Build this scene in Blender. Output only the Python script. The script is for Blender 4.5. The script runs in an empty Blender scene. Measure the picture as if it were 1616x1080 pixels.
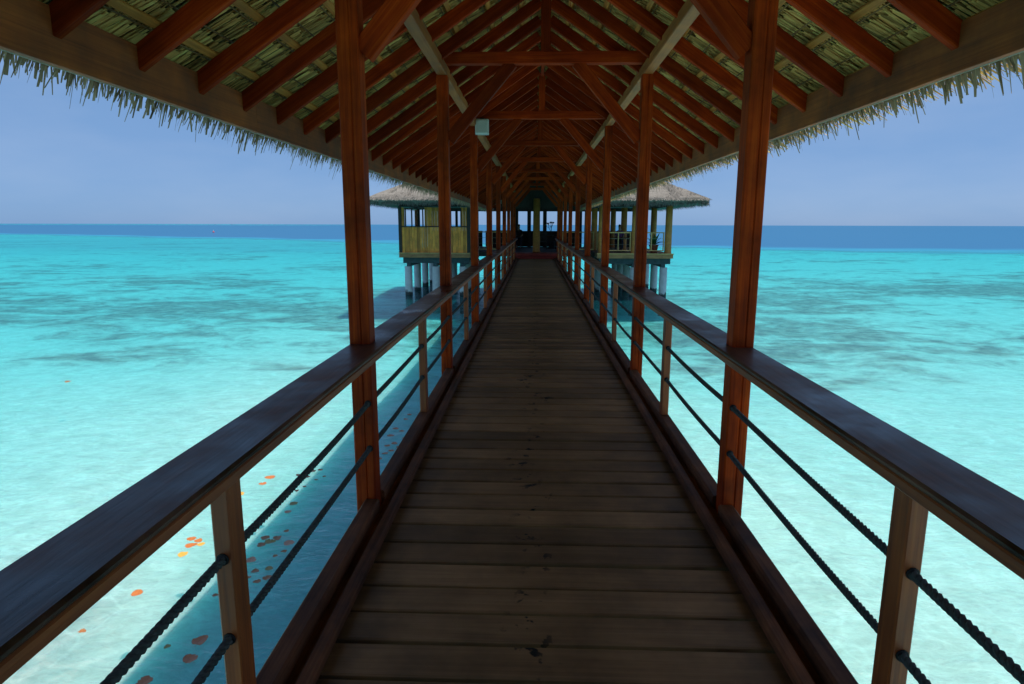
import bpy, bmesh, math, random
import numpy as np
from mathutils import Vector, Matrix, noise as mnoise

random.seed(7); np.random.seed(7)
scene = bpy.context.scene
R = math.radians

# ------------------------------------------------------------------ camera
cam_d = bpy.data.cameras.new('camera')
cam = bpy.data.objects.new('camera', cam_d)
scene.collection.objects.link(cam)
cam_d.sensor_width = 36.0
cam_d.lens = 36.0 * 1000.0 / 1616.0
cam_d.clip_start = 0.05
cam_d.clip_end = 60000.0
EYE = 1.65
cam.matrix_world = (Matrix.Translation((0, 0, EYE)) @ Matrix.Rotation(R(1.97), 4, 'Z')
                    @ Matrix.Rotation(R(90 - 10.48), 4, 'X') @ Matrix.Rotation(R(0.14), 4, 'Z'))
scene.camera = cam

# ------------------------------------------------------------------ sky, sun, exposure
SUN_EL, SUN_AZ = 75.0, 88.0            # azimuth clockwise from +Y
world = bpy.data.worlds.new('World'); scene.world = world
world.use_nodes = True
wn = world.node_tree.nodes; wl = world.node_tree.links
wn.clear()
wout = wn.new('ShaderNodeOutputWorld'); wbg = wn.new('ShaderNodeBackground')
sky = wn.new('ShaderNodeTexSky'); sky.sky_type = 'NISHITA'; sky.sun_disc = False
sky.sun_elevation = R(SUN_EL); sky.sun_rotation = R(SUN_AZ)
sky.altitude = 0; sky.air_density = 0.5; sky.dust_density = 0.8; sky.ozone_density = 6.0
wbg.inputs['Strength'].default_value = 0.10
veil = wn.new('ShaderNodeMix'); veil.data_type = 'RGBA'; veil.inputs[0].default_value = 0.78
wtc = wn.new('ShaderNodeTexCoord'); wmp = wn.new('ShaderNodeMapping'); wmp.inputs['Scale'].default_value = (2.2, 2.2, 7.0)
wno = wn.new('ShaderNodeTexNoise'); wno.inputs['Scale'].default_value = 1.6; wno.inputs['Detail'].default_value = 6.0
wrp = wn.new('ShaderNodeValToRGB')
wrp.color_ramp.elements[0].position = 0.42; wrp.color_ramp.elements[0].color = (1.42, 2.62, 4.70, 1)
wrp.color_ramp.elements[1].position = 0.78; wrp.color_ramp.elements[1].color = (2.05, 3.1, 4.95, 1)
wl.new(wtc.outputs['Generated'], wmp.inputs['Vector']); wl.new(wmp.outputs[0], wno.inputs['Vector']); wl.new(wno.outputs['Fac'], wrp.inputs[0])
wl.new(sky.outputs[0], veil.inputs[6]); wl.new(wrp.outputs[0], veil.inputs[7])
wl.new(veil.outputs[2], wbg.inputs['Color']); wl.new(wbg.outputs[0], wout.inputs['Surface'])

sun_d = bpy.data.lights.new('sun', 'SUN'); sun_d.energy = 3.8; sun_d.angle = R(0.53)
sun_d.color = (1.0, 0.95, 0.86)
sun = bpy.data.objects.new('sun', sun_d); scene.collection.objects.link(sun)
sd = Vector((math.sin(R(SUN_AZ)) * math.cos(R(SUN_EL)), math.cos(R(SUN_AZ)) * math.cos(R(SUN_EL)), math.sin(R(SUN_EL))))
sun.rotation_euler = sd.to_track_quat('Z', 'Y').to_euler()
sun.location = (20, 0, 40)

scene.view_settings.view_transform = 'Standard'
scene.view_settings.look = 'None'
scene.view_settings.gamma = 1.0
scene.view_settings.exposure = 0.5
scene.cycles.use_denoising = True
scene.cycles.max_bounces = 10
scene.cycles.diffuse_bounces = 5
scene.cycles.glossy_bounces = 4
scene.cycles.transparent_max_bounces = 12
scene.cycles.caustics_reflective = False
scene.cycles.caustics_refractive = False

# ------------------------------------------------------------------ helpers
COL = scene.collection
WM = {}                                   # world matrix of every object

def link(o, world_m, parent=None):
    COL.objects.link(o)
    WM[o.name] = world_m.copy()
    o.matrix_basis = world_m
    if parent is not None:
        o.parent = parent
        o.matrix_parent_inverse = WM[parent.name].inverted()
    return o

def empty(name, loc):
    o = bpy.data.objects.new(name, None)
    o.empty_display_size = 0.2
    return link(o, Matrix.Translation(loc))

def tag(o, label=None, cat=None, group=None, kind=None):
    if label: o['label'] = label
    if cat: o['category'] = cat
    if group: o['group'] = group
    if kind: o['kind'] = kind
    return o

def mesh_of(name, verts, faces, mat, smooth=False):
    me = bpy.data.meshes.new(name)
    me.from_pydata([tuple(v) for v in verts], [], faces)
    me.materials.append(mat)
    if smooth:
        me.polygons.foreach_set('use_smooth', [True] * len(me.polygons))
    me.update()
    return me

def obj(name, me, parent=None, m=None):
    return link(bpy.data.objects.new(name, me), m or Matrix(), parent)

def prism_mesh(name, prof, L, mat):
    """profile (y,z) swept along local X from 0 to L"""
    n = len(prof)
    v = [(0, a, b) for a, b in prof] + [(L, a, b) for a, b in prof]
    f = [(i, (i + 1) % n, n + (i + 1) % n, n + i) for i in range(n)]
    f += [tuple(range(n - 1, -1, -1)), tuple(range(n, 2 * n))]
    me = mesh_of(name, v, f, mat)
    bm = bmesh.new(); bm.from_mesh(me); bmesh.ops.recalc_face_normals(bm, faces=bm.faces); bm.to_mesh(me); bm.free()
    return me

def rect_prof(w, h, c=0.006):
    a, b = w / 2, h / 2
    return [(-a + c, -b), (a - c, -b), (a, -b + c), (a, b - c), (a - c, b), (-a + c, b), (-a, b - c), (-a, -b + c)]

def frame(p0, p1, up=(0, 0, 1)):
    p0 = Vector(p0); p1 = Vector(p1)
    x = (p1 - p0).normalized(); u = Vector(up)
    y = u.cross(x)
    if y.length < 1e-4: y = Vector((0, 1, 0)).cross(x)
    y.normalize(); z = x.cross(y)
    m = Matrix((x, y, z)).transposed().to_4x4(); m.translation = p0
    return m, (p1 - p0).length

BEAMS = {}
def beam(name, p0, p1, w, h, mat, parent, up=(0, 0, 1), c=0.006, prof=None):
    m, L = frame(p0, p1, up)
    key = (name, round(L, 4), w, h, mat.name, c, prof is None)
    if key not in BEAMS:
        BEAMS[key] = prism_mesh(name, prof or rect_prof(w, h, c), L, mat)
    return obj(name, BEAMS[key], parent, m)

def lathe_mesh(name, rz, mat, n=14, smooth=True):
    v = []; f = []
    for r, z in rz:
        for i in range(n):
            a = 2 * math.pi * i / n
            v.append((r * math.cos(a), r * math.sin(a), z))
    for k in range(len(rz) - 1):
        for i in range(n):
            j = (i + 1) % n
            f.append((k * n + i, k * n + j, (k + 1) * n + j, (k + 1) * n + i))
    f.append(tuple(range(n - 1, -1, -1))); f.append(tuple(range((len(rz) - 1) * n, len(rz) * n)))
    me = mesh_of(name, v, f, mat, smooth)
    me.polygons[-1].use_smooth = False; me.polygons[-2].use_smooth = False
    return me

# ------------------------------------------------------------------ materials
def new_mat(name):
    m = bpy.data.materials.new(name); m.use_nodes = True
    nt = m.node_tree; nt.nodes.clear()
    out = nt.nodes.new('ShaderNodeOutputMaterial')
    return m, nt, out

def N(nt, t, **kw):
    n = nt.nodes.new(t)
    for k, v in kw.items():
        if k.startswith('i_'):
            key = k[2:]
            n.inputs[int(key) if key.isdigit() else key].default_value = v
        else: setattr(n, k, v)
    return n

def ramp(nt, stops):
    r = nt.nodes.new('ShaderNodeValToRGB')
    e = r.color_ramp.elements
    while len(e) > 1: e.remove(e[-1])
    for i, (p, c) in enumerate(stops):
        c = (c, c, c, 1) if not isinstance(c, tuple) else (*c, 1)
        if i == 0: e[0].position = p; e[0].color = c
        else:
            q = e.new(p); q.color = c
    return r

def wood(name, dark, mid, light, rough=(0.35, 0.6), grain=14.0, along=0.9, spec=0.5, blotch=0.35, bump=0.25, tint=0.25, coat=0.0, world_x=False):
    m, nt, out = new_mat(name); L = nt.links
    tc = N(nt, 'ShaderNodeTexCoord'); oi = N(nt, 'ShaderNodeObjectInfo')
    off = N(nt, 'ShaderNodeVectorMath', operation='SCALE', i_0=(37.0, 91.0, 53.0)); L.new(oi.outputs['Random'], off.inputs['Scale'])
    add = N(nt, 'ShaderNodeVectorMath', operation='ADD'); L.new(tc.outputs['Object'], add.inputs[0]); L.new(off.outputs[0], add.inputs[1])
    mp = N(nt, 'ShaderNodeMapping'); mp.inputs['Scale'].default_value = (along, grain, grain); L.new(add.outputs[0], mp.inputs['Vector'])
    n1 = N(nt, 'ShaderNodeTexNoise', i_Scale=1.6, i_Detail=6.0, i_Roughness=0.6, i_Distortion=0.6); L.new(mp.outputs[0], n1.inputs['Vector'])
    mp2 = N(nt, 'ShaderNodeMapping'); mp2.inputs['Scale'].default_value = (along * 1.5, grain * 6, grain * 6); L.new(add.outputs[0], mp2.inputs['Vector'])
    n2 = N(nt, 'ShaderNodeTexNoise', i_Scale=1.5, i_Detail=3.0); L.new(mp2.outputs[0], n2.inputs['Vector'])
    n3 = N(nt, 'ShaderNodeTexNoise', i_Scale=2.2, i_Detail=4.0, i_Roughness=0.65); L.new(add.outputs[0], n3.inputs['Vector'])
    mix = N(nt, 'ShaderNodeMath', operation='MULTIPLY_ADD', i_1=0.35); L.new(n2.outputs[0], mix.inputs[0]); 
    sc = N(nt, 'ShaderNodeMath', operation='MULTIPLY', i_1=0.65); L.new(n1.outputs[0], sc.inputs[0]); L.new(sc.outputs[0], mix.inputs[2])
    rp = ramp(nt, [(0.28, dark), (0.5, mid), (0.72, light)]); L.new(mix.outputs[0], rp.inputs[0])
    bl = N(nt, 'ShaderNodeMapRange'); bl.inputs['From Min'].default_value = 0.35; bl.inputs['From Max'].default_value = 0.7
    bl.inputs['To Min'].default_value = 1.0 - blotch; bl.inputs['To Max'].default_value = 1.0 + blotch * 0.4; L.new(n3.outputs[0], bl.inputs[0])
    rv = N(nt, 'ShaderNodeMapRange'); rv.inputs['To Min'].default_value = 1.0 - tint; rv.inputs['To Max'].default_value = 1.0 + tint; L.new(oi.outputs['Random'], rv.inputs[0])
    mm = N(nt, 'ShaderNodeMath', operation='MULTIPLY'); L.new(bl.outputs[0], mm.inputs[0]); L.new(rv.outputs[0], mm.inputs[1])
    cm = N(nt, 'ShaderNodeVectorMath', operation='SCALE'); L.new(rp.outputs[0], cm.inputs[0]); L.new(mm.outputs[0], cm.inputs['Scale'])
    b = N(nt, 'ShaderNodeBsdfPrincipled'); L.new(cm.outputs[0], b.inputs['Base Color'])
    b.inputs['Specular IOR Level'].default_value = spec
    if coat: b.inputs['Coat Weight'].default_value = coat; b.inputs['Coat Roughness'].default_value = 0.18
    rr = N(nt, 'ShaderNodeMapRange'); rr.inputs['To Min'].default_value = rough[0]; rr.inputs['To Max'].default_value = rough[1]; L.new(n3.outputs[0], rr.inputs[0]); L.new(rr.outputs[0], b.inputs['Roughness'])
    bp = N(nt, 'ShaderNodeBump', i_Strength=bump, i_Distance=0.006); L.new(mix.outputs[0], bp.inputs['Height']); L.new(bp.outputs[0], b.inputs['Normal'])
    L.new(b.outputs[0], out.inputs[0])
    m['_col'] = 1
    return m

def plain(name, col, rough=0.7, var=0.25, scale=6.0, bump=0.2, spec=0.3):
    m, nt, out = new_mat(name); L = nt.links
    tc = N(nt, 'ShaderNodeTexCoord'); oi = N(nt, 'ShaderNodeObjectInfo')
    add = N(nt, 'ShaderNodeVectorMath', operation='ADD'); L.new(tc.outputs['Object'], add.inputs[0]); L.new(oi.outputs['Random'], add.inputs[1])
    n1 = N(nt, 'ShaderNodeTexNoise', i_Scale=scale, i_Detail=6.0, i_Roughness=0.65); L.new(add.outputs[0], n1.inputs['Vector'])
    lo = tuple(c * (1 - var) for c in col); hi = tuple(min(1, c * (1 + var)) for c in col)
    rp = ramp(nt, [(0.3, lo), (0.7, hi)]); L.new(n1.outputs[0], rp.inputs[0])
    b = N(nt, 'ShaderNodeBsdfPrincipled', i_Roughness=rough); L.new(rp.outputs[0], b.inputs['Base Color'])
    b.inputs['Specular IOR Level'].default_value = spec
    bp = N(nt, 'ShaderNodeBump', i_Strength=bump, i_Distance=0.02); L.new(n1.outputs[0], bp.inputs['Height']); L.new(bp.outputs[0], b.inputs['Normal'])
    L.new(b.outputs[0], out.inputs[0])
    return m

def blade_mat(name, trans=0.15, rough=0.8):
    """colour from the per-blade attribute 'tone'"""
    m, nt, out = new_mat(name); L = nt.links
    at = N(nt, 'ShaderNodeAttribute', attribute_name='tone')
    b = N(nt, 'ShaderNodeBsdfPrincipled', i_Roughness=rough); b.inputs['Specular IOR Level'].default_value = 0.2
    L.new(at.outputs['Color'], b.inputs['Base Color'])
    t = N(nt, 'ShaderNodeBsdfTranslucent'); L.new(at.outputs['Color'], t.inputs['Color'])
    mx = N(nt, 'ShaderNodeMixShader', i_0=trans); L.new(b.outputs[0], mx.inputs[1]); L.new(t.outputs[0], mx.inputs[2])
    L.new(mx.outputs[0], out.inputs[0])
    return m

M_FRAME = wood('mahogany_frame', (0.11, 0.008, 0.001), (0.32, 0.028, 0.002), (0.50, 0.07, 0.006), rough=(0.55, 0.8), spec=0.1, tint=0.35)
M_POST = wood('mahogany_post', (0.13, 0.010, 0.001), (0.36, 0.036, 0.002), (0.52, 0.075, 0.005), rough=(0.5, 0.75), spec=0.12, tint=0.3, blotch=0.55)
M_PLATE = wood('pale_beam', (0.22, 0.055, 0.008), (0.38, 0.11, 0.018), (0.48, 0.16, 0.03), rough=(0.5, 0.75))
M_FASCIA = wood('fascia_board', (0.20, 0.040, 0.007), (0.40, 0.088, 0.015), (0.54, 0.135, 0.024), rough=(0.55, 0.8), along=0.6, blotch=0.5)
M_TRIM = wood('grey_trim', (0.22, 0.17, 0.12), (0.34, 0.27, 0.2), (0.44, 0.36, 0.28), rough=(0.6, 0.8))
M_BATTEN = wood('batten_wood', (0.34, 0.10, 0.015), (0.60, 0.22, 0.035), (0.74, 0.31, 0.06), rough=(0.55, 0.8))
M_LATH = wood('lath_cane', (0.10, 0.045, 0.015), (0.22, 0.11, 0.035), (0.34, 0.18, 0.06), rough=(0.6, 0.8))
M_RAIL = wood('handrail_varnish', (0.05, 0.018, 0.010), (0.14, 0.052, 0.027), (0.24, 0.095, 0.05), rough=(-0.05, 0.95), spec=0.5, grain=5.0, along=0.8, blotch=0.9, bump=0.45, coat=0.06, tint=0.2)
M_BAL = wood('baluster_wood', (0.16, 0.028, 0.004), (0.36, 0.075, 0.009), (0.50, 0.125, 0.018), rough=(0.4, 0.65), tint=0.2)
M_KERB = wood('kerb_wood', (0.06, 0.018, 0.007), (0.15, 0.05, 0.018), (0.23, 0.085, 0.032), rough=(0.5, 0.85), blotch=0.7, spec=0.2)
M_SIDING = wood('siding_plank', (0.30, 0.08, 0.016), (0.84, 0.27, 0.04), (0.95, 0.38, 0.07), rough=(0.6, 0.85), along=0.35, blotch=0.35, tint=0.40)
M_COLUMN = wood('pale_column', (0.46, 0.15, 0.035), (0.72, 0.27, 0.06), (0.82, 0.35, 0.09), rough=(0.6, 0.8))
M_CREAM = wood('cream_rail', (0.56, 0.27, 0.09), (0.76, 0.41, 0.15), (0.84, 0.50, 0.2), rough=(0.5, 0.7))
M_SKIRT = wood('weathered_skirt', (0.28, 0.11, 0.04), (0.50, 0.21, 0.08), (0.62, 0.29, 0.13), rough=(0.6, 0.85))
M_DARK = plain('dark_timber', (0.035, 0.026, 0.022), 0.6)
M_UNDER = plain('dark_underbeam', (0.06, 0.075, 0.085), 0.7)
M_RED = plain('red_step', (0.28, 0.03, 0.018), 0.55)
M_ROPE = plain('rope_fibre', (0.085, 0.09, 0.085), 0.9, var=0.4, scale=60, bump=0.6, spec=0.15)
M_BLACK = plain('dark_collar', (0.018, 0.017, 0.016), 0.7)
M_WHITE = plain('painted_white', (0.72, 0.74, 0.72), 0.45, var=0.06)
M_GLASS = None

def deck_material():
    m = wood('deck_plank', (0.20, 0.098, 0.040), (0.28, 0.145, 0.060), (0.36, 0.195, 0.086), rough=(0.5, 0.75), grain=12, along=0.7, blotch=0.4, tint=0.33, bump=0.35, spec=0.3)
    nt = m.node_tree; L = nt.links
    b = [n for n in nt.nodes if n.type == 'BSDF_PRINCIPLED'][0]
    src = b.inputs['Base Color'].links[0].from_socket
    g = N(nt, 'ShaderNodeNewGeometry')
    # wet drip stains along the middle of the walk
    n = N(nt, 'ShaderNodeTexNoise', i_Scale=11.0, i_Detail=3.0, i_Roughness=0.55); L.new(g.outputs['Position'], n.inputs['Vector'])
    nb = N(nt, 'ShaderNodeTexNoise', i_Scale=1.3, i_Detail=1.0); L.new(g.outputs['Position'], nb.inputs['Vector'])
    sx = N(nt, 'ShaderNodeSeparateXYZ'); L.new(g.outputs['Position'], sx.inputs[0])
    d = N(nt, 'ShaderNodeMath', operation='ADD', i_1=0.0); L.new(sx.outputs[0], d.inputs[0])
    w = N(nt, 'ShaderNodeMath', operation='MULTIPLY_ADD', i_1=0.5, i_2=-0.25); L.new(nb.outputs[0], w.inputs[0])
    d2 = N(nt, 'ShaderNodeMath', operation='SUBTRACT'); L.new(d.outputs[0], d2.inputs[0]); L.new(w.outputs[0], d2.inputs[1])
    ab = N(nt, 'ShaderNodeMath', operation='ABSOLUTE'); L.new(d2.outputs[0], ab.inputs[0])
    band = N(nt, 'ShaderNodeMapRange'); band.inputs['From Min'].default_value = 0.02; band.inputs['From Max'].default_value = 0.11
    band.inputs['To Min'].default_value = 1; band.inputs['To Max'].default_value = 0; L.new(ab.outputs[0], band.inputs[0])
    s = N(nt, 'ShaderNodeMapRange'); s.inputs['From Min'].default_value = 0.585; s.inputs['From Max'].default_value = 0.625; L.new(n.outputs[0], s.inputs[0])
    mu = N(nt, 'ShaderNodeMath', operation='MULTIPLY'); L.new(s.outputs[0], mu.inputs[0]); L.new(band.outputs[0], mu.inputs[1])
    # plank colour darkens towards the kerbs, along a noisy border
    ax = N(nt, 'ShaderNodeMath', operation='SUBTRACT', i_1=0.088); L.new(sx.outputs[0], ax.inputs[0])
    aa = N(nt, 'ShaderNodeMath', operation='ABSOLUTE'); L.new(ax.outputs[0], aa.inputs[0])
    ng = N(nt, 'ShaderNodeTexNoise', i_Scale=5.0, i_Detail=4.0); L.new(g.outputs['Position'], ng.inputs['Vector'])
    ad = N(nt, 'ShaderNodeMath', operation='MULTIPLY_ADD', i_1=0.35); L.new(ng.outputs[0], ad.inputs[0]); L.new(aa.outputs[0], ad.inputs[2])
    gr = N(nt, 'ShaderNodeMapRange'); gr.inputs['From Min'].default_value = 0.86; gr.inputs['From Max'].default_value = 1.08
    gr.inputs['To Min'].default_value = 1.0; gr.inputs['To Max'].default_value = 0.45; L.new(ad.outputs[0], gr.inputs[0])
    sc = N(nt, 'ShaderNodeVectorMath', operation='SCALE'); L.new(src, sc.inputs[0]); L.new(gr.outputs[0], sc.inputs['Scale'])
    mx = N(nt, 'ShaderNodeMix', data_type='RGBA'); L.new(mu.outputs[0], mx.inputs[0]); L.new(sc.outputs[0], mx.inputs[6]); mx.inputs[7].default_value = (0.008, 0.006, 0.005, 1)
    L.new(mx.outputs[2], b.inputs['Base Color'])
    return m
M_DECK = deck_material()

def concrete():
    m = plain('concrete_pile', (0.68, 0.66, 0.63), 0.75, var=0.15, scale=3)
    nt = m.node_tree; L = nt.links
    b = [n for n in nt.nodes if n.type == 'BSDF_PRINCIPLED'][0]
    src = b.inputs['Base Color'].links[0].from_socket
    g = N(nt, 'ShaderNodeNewGeometry'); sx = N(nt, 'ShaderNodeSeparateXYZ'); L.new(g.outputs['Position'], sx.inputs[0])
    n = N(nt, 'ShaderNodeTexNoise', i_Scale=4.0, i_Detail=4.0); L.new(g.outputs['Position'], n.inputs['Vector'])
    ma = N(nt, 'ShaderNodeMath', operation='MULTIPLY_ADD', i_1=0.5); L.new(n.outputs[0], ma.inputs[0]); L.new(sx.outputs[2], ma.inputs[2])
    mr = N(nt, 'ShaderNodeMapRange'); mr.inputs['From Min'].default_value = -1.54; mr.inputs['From Max'].default_value = -1.44; L.new(ma.outputs[0], mr.inputs[0])
    mx = N(nt, 'ShaderNodeMix', data_type='RGBA'); L.new(mr.outputs[0], mx.inputs[0]); mx.inputs[6].default_value = (0.05, 0.055, 0.05, 1); L.new(src, mx.inputs[7])
    L.new(mx.outputs[2], b.inputs['Base Color'])
    return m
M_PILE = concrete()

M_THATCH = blade_mat('palm_thatch', 0.12)
M_FRINGE = blade_mat('palm_fringe', 0.35)

def slab_thatch(name, c0, c1):
    m, nt, out = new_mat(name); L = nt.links
    g = N(nt, 'ShaderNodeTexCoord')
    n1 = N(nt, 'ShaderNodeTexNoise', i_Scale=9.0, i_Detail=8.0, i_Roughness=0.75); L.new(g.outputs['Object'], n1.inputs['Vector'])
    n2 = N(nt, 'ShaderNodeTexNoise', i_Scale=0.8, i_Detail=3.0); L.new(g.outputs['Object'], n2.inputs['Vector'])
    a = N(nt, 'ShaderNodeMath', operation='MULTIPLY_ADD', i_1=0.4); L.new(n2.outputs[0], a.inputs[0])
    h = N(nt, 'ShaderNodeMath', operation='MULTIPLY', i_1=0.6); L.new(n1.outputs[0], h.inputs[0]); L.new(h.outputs[0], a.inputs[2])
    rp = ramp(nt, [(0.35, c0), (0.65, c1)]); L.new(a.outputs[0], rp.inputs[0])
    b = N(nt, 'ShaderNodeBsdfPrincipled', i_Roughness=0.9); b.inputs['Specular IOR Level'].default_value = 0.1
    L.new(rp.outputs[0], b.inputs['Base Color'])
    bp = N(nt, 'ShaderNodeBump', i_Strength=0.8, i_Distance=0.06); L.new(n1.outputs[0], bp.inputs['Height']); L.new(bp.outputs[0], b.inputs['Normal'])
    L.new(b.outputs[0], out.inputs[0]); return m
M_SLAB = slab_thatch('thatch_body', (0.10, 0.085, 0.04), (0.2, 0.17, 0.085))
M_OLDTHATCH = slab_thatch('weathered_thatch', (0.14, 0.125, 0.108), (0.29, 0.26, 0.225))

# ------------------------------------------------------------------ sea and seabed
WATER_Z = -1.90
def edge_y(x):
    return np.interp(x, [-600, -166, -38, 35, 70, 400], [420, 205, 136, 95, 92, 100])

def vnoise(x, y, s, seed=0.0):
    out = np.empty(x.shape)
    xf, yf, of = x.ravel(), y.ravel(), out.ravel()
    for i in range(xf.size):
        of[i] = mnoise.noise((xf[i] * s + seed, yf[i] * s - seed, seed * 0.37))
    return of.reshape(x.shape)

def depth_fn(x, y):
    d = 0.58 + 0.55 * np.clip((np.hypot(x, np.maximum(y, 0)) - 7) / 14, 0, 1) + 2.3 * np.clip((y - 16) / 75, 0, 1) ** 0.8
    d = d + 0.35 * np.clip((-x - 4) / 10, 0, 1)
    d = d + 1.0 * np.exp(-((x + 1.6) / 2.0) ** 2) * np.clip((y + 2) / 6, 0, 1)  # extra depth for the tint only, colours the canopy's shadow teal
    d = d - 0.36 * np.exp(-((x + 4.4) / 1.6) ** 2 - ((y - 4.9) / 1.7) ** 2)
    e = edge_y(x)
    wob = 9 * vnoise(x, y, 0.02, 3.1) + 9 * vnoise(x, y, 0.055, 7.7) + 6 * vnoise(x, y, 0.13, 2.2)
    t = np.clip((y - e + wob + 8) / 30.0, 0, 1); t = t * t * (3 - 2 * t)
    d = d + t * 11
    far = ((y > 2600) & (y < 4600) & (x < -900)).astype(float)
    d = d * (1 - far) + far * 3.6
    d += (1 - t) * np.clip((np.hypot(x, y) - 4) / 8, .25, 1) * (0.22 * vnoise(x, y, 0.09, 1.7) + 0.10 * vnoise(x, y, 0.31, 9.2))
    return np.maximum(d, 0.32)

def depth_bed(x, y):
    d = 1.2 + 0.55 * np.clip((np.hypot(x, np.maximum(y, 0)) - 7) / 14, 0, 1)
    return d + 0.2 * vnoise(x, y, 0.09, 1.7) + 0.16 * vnoise(x, y, 0.31, 9.2)

def axis(fine, step, far, n):
    a = np.arange(0, fine + 1e-6, step)
    g = fine * (far / fine) ** (np.arange(1, n + 1) / n)
    return np.concatenate([a, g])
def axis2(fine, step, mid, mstep, far, n):
    return np.concatenate([axis(fine, step, fine, 0), np.arange(fine + mstep, mid, mstep), mid * (far / mid) ** (np.arange(0, n + 1) / n)])
ax_ = axis2(45, 0.75, 260, 4.0, 40000, 26)
xs = np.concatenate([-ax_[:0:-1], ax_])
yp = axis2(60, 0.75, 240, 2.2, 40000, 30); yn = axis(10, 2.0, 40000, 20)
ys = np.concatenate([-yn[:0:-1], yp])
GX, GY = np.meshgrid(xs, ys)
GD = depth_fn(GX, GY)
nx, ny = len(xs), len(ys)
idx = np.arange(nx * ny).reshape(ny, nx)
quads = np.stack([idx[:-1, :-1], idx[:-1, 1:], idx[1:, 1:], idx[1:, :-1]], -1).reshape(-1, 4).tolist()

def sea_material():
    m, nt, out = new_mat('sea_water'); L = nt.links
    at = N(nt, 'ShaderNodeAttribute', attribute_name='depth')
    g = N(nt, 'ShaderNodeNewGeometry')
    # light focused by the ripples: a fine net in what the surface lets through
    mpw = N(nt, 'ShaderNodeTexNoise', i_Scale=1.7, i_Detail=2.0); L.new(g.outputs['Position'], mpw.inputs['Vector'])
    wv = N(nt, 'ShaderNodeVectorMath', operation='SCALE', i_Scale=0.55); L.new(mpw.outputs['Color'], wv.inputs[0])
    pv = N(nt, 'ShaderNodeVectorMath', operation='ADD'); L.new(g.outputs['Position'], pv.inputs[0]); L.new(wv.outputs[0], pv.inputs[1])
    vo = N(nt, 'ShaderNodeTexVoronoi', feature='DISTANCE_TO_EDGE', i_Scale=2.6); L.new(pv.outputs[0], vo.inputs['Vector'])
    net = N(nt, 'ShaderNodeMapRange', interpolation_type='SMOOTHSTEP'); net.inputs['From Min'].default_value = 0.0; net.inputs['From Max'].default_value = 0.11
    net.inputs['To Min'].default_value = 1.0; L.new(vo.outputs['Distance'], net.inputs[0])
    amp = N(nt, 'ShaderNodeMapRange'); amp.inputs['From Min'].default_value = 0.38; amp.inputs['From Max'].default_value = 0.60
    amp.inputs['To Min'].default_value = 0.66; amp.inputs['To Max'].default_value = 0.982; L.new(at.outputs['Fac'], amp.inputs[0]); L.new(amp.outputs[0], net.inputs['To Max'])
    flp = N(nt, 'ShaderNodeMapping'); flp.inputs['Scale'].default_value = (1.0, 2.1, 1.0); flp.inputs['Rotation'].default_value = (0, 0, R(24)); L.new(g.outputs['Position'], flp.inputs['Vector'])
    fl = N(nt, 'ShaderNodeTexNoise', i_Scale=3.6, i_Detail=7.0, i_Roughness=0.78, i_Distortion=1.6); L.new(flp.outputs[0], fl.inputs['Vector'])  # streaky sparkle of the wave crests, painted into the surface tint
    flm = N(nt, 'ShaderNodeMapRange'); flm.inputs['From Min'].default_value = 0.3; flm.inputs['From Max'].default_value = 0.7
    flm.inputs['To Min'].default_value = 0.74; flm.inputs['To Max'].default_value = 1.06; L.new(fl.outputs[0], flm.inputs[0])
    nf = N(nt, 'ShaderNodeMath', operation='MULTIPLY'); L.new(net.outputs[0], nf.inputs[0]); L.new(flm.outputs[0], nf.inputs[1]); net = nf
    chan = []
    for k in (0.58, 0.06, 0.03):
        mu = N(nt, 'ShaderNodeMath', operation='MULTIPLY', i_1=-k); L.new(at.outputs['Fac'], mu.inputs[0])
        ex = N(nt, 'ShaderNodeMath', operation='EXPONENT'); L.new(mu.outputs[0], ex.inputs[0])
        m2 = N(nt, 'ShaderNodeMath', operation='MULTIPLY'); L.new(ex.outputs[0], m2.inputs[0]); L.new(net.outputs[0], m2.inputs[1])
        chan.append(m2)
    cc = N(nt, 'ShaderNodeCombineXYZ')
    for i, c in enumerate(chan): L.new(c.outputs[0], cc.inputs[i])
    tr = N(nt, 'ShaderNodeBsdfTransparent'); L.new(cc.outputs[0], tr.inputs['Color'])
    # light scattered back by the water body, more where it is deep
    sc = N(nt, 'ShaderNodeBsdfDiffuse'); scr = ramp(nt, [(0.25, (0.02, 0.30, 0.40)), (0.55, (0.02, 0.24, 0.38)), (1.0, (0.02, 0.13, 0.27))])
    scm = N(nt, 'ShaderNodeMath', operation='MULTIPLY', i_1=1 / 13.0); L.new(at.outputs['Fac'], scm.inputs[0]); L.new(scm.outputs[0], scr.inputs[0]); L.new(scr.outputs[0], sc.inputs['Color'])
    ex = ramp(nt, [(0.0, 1.0), (0.06, 0.98), (0.33, 0.86), (0.5, 0.3), (0.7, 0.0)])
    mu = N(nt, 'ShaderNodeMath', operation='MULTIPLY', i_1=0.1); L.new(at.outputs['Fac'], mu.inputs[0]); L.new(mu.outputs[0], ex.inputs[0])
    body = N(nt, 'ShaderNodeMixShader'); L.new(ex.outputs[0], body.inputs[0]); L.new(sc.outputs[0], body.inputs[1]); L.new(tr.outputs[0], body.inputs[2])
    # ripples
    mp = N(nt, 'ShaderNodeMapping'); mp.inputs['Scale'].default_value = (0.8, 1.3, 1.0); mp.inputs['Rotation'].default_value = (0, 0, R(12)); L.new(g.outputs['Position'], mp.inputs['Vector'])
    r1 = N(nt, 'ShaderNodeTexNoise', i_Scale=1.1, i_Detail=6.0, i_Roughness=0.6, i_Distortion=0.5); L.new(mp.outputs[0], r1.inputs['Vector'])
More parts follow.
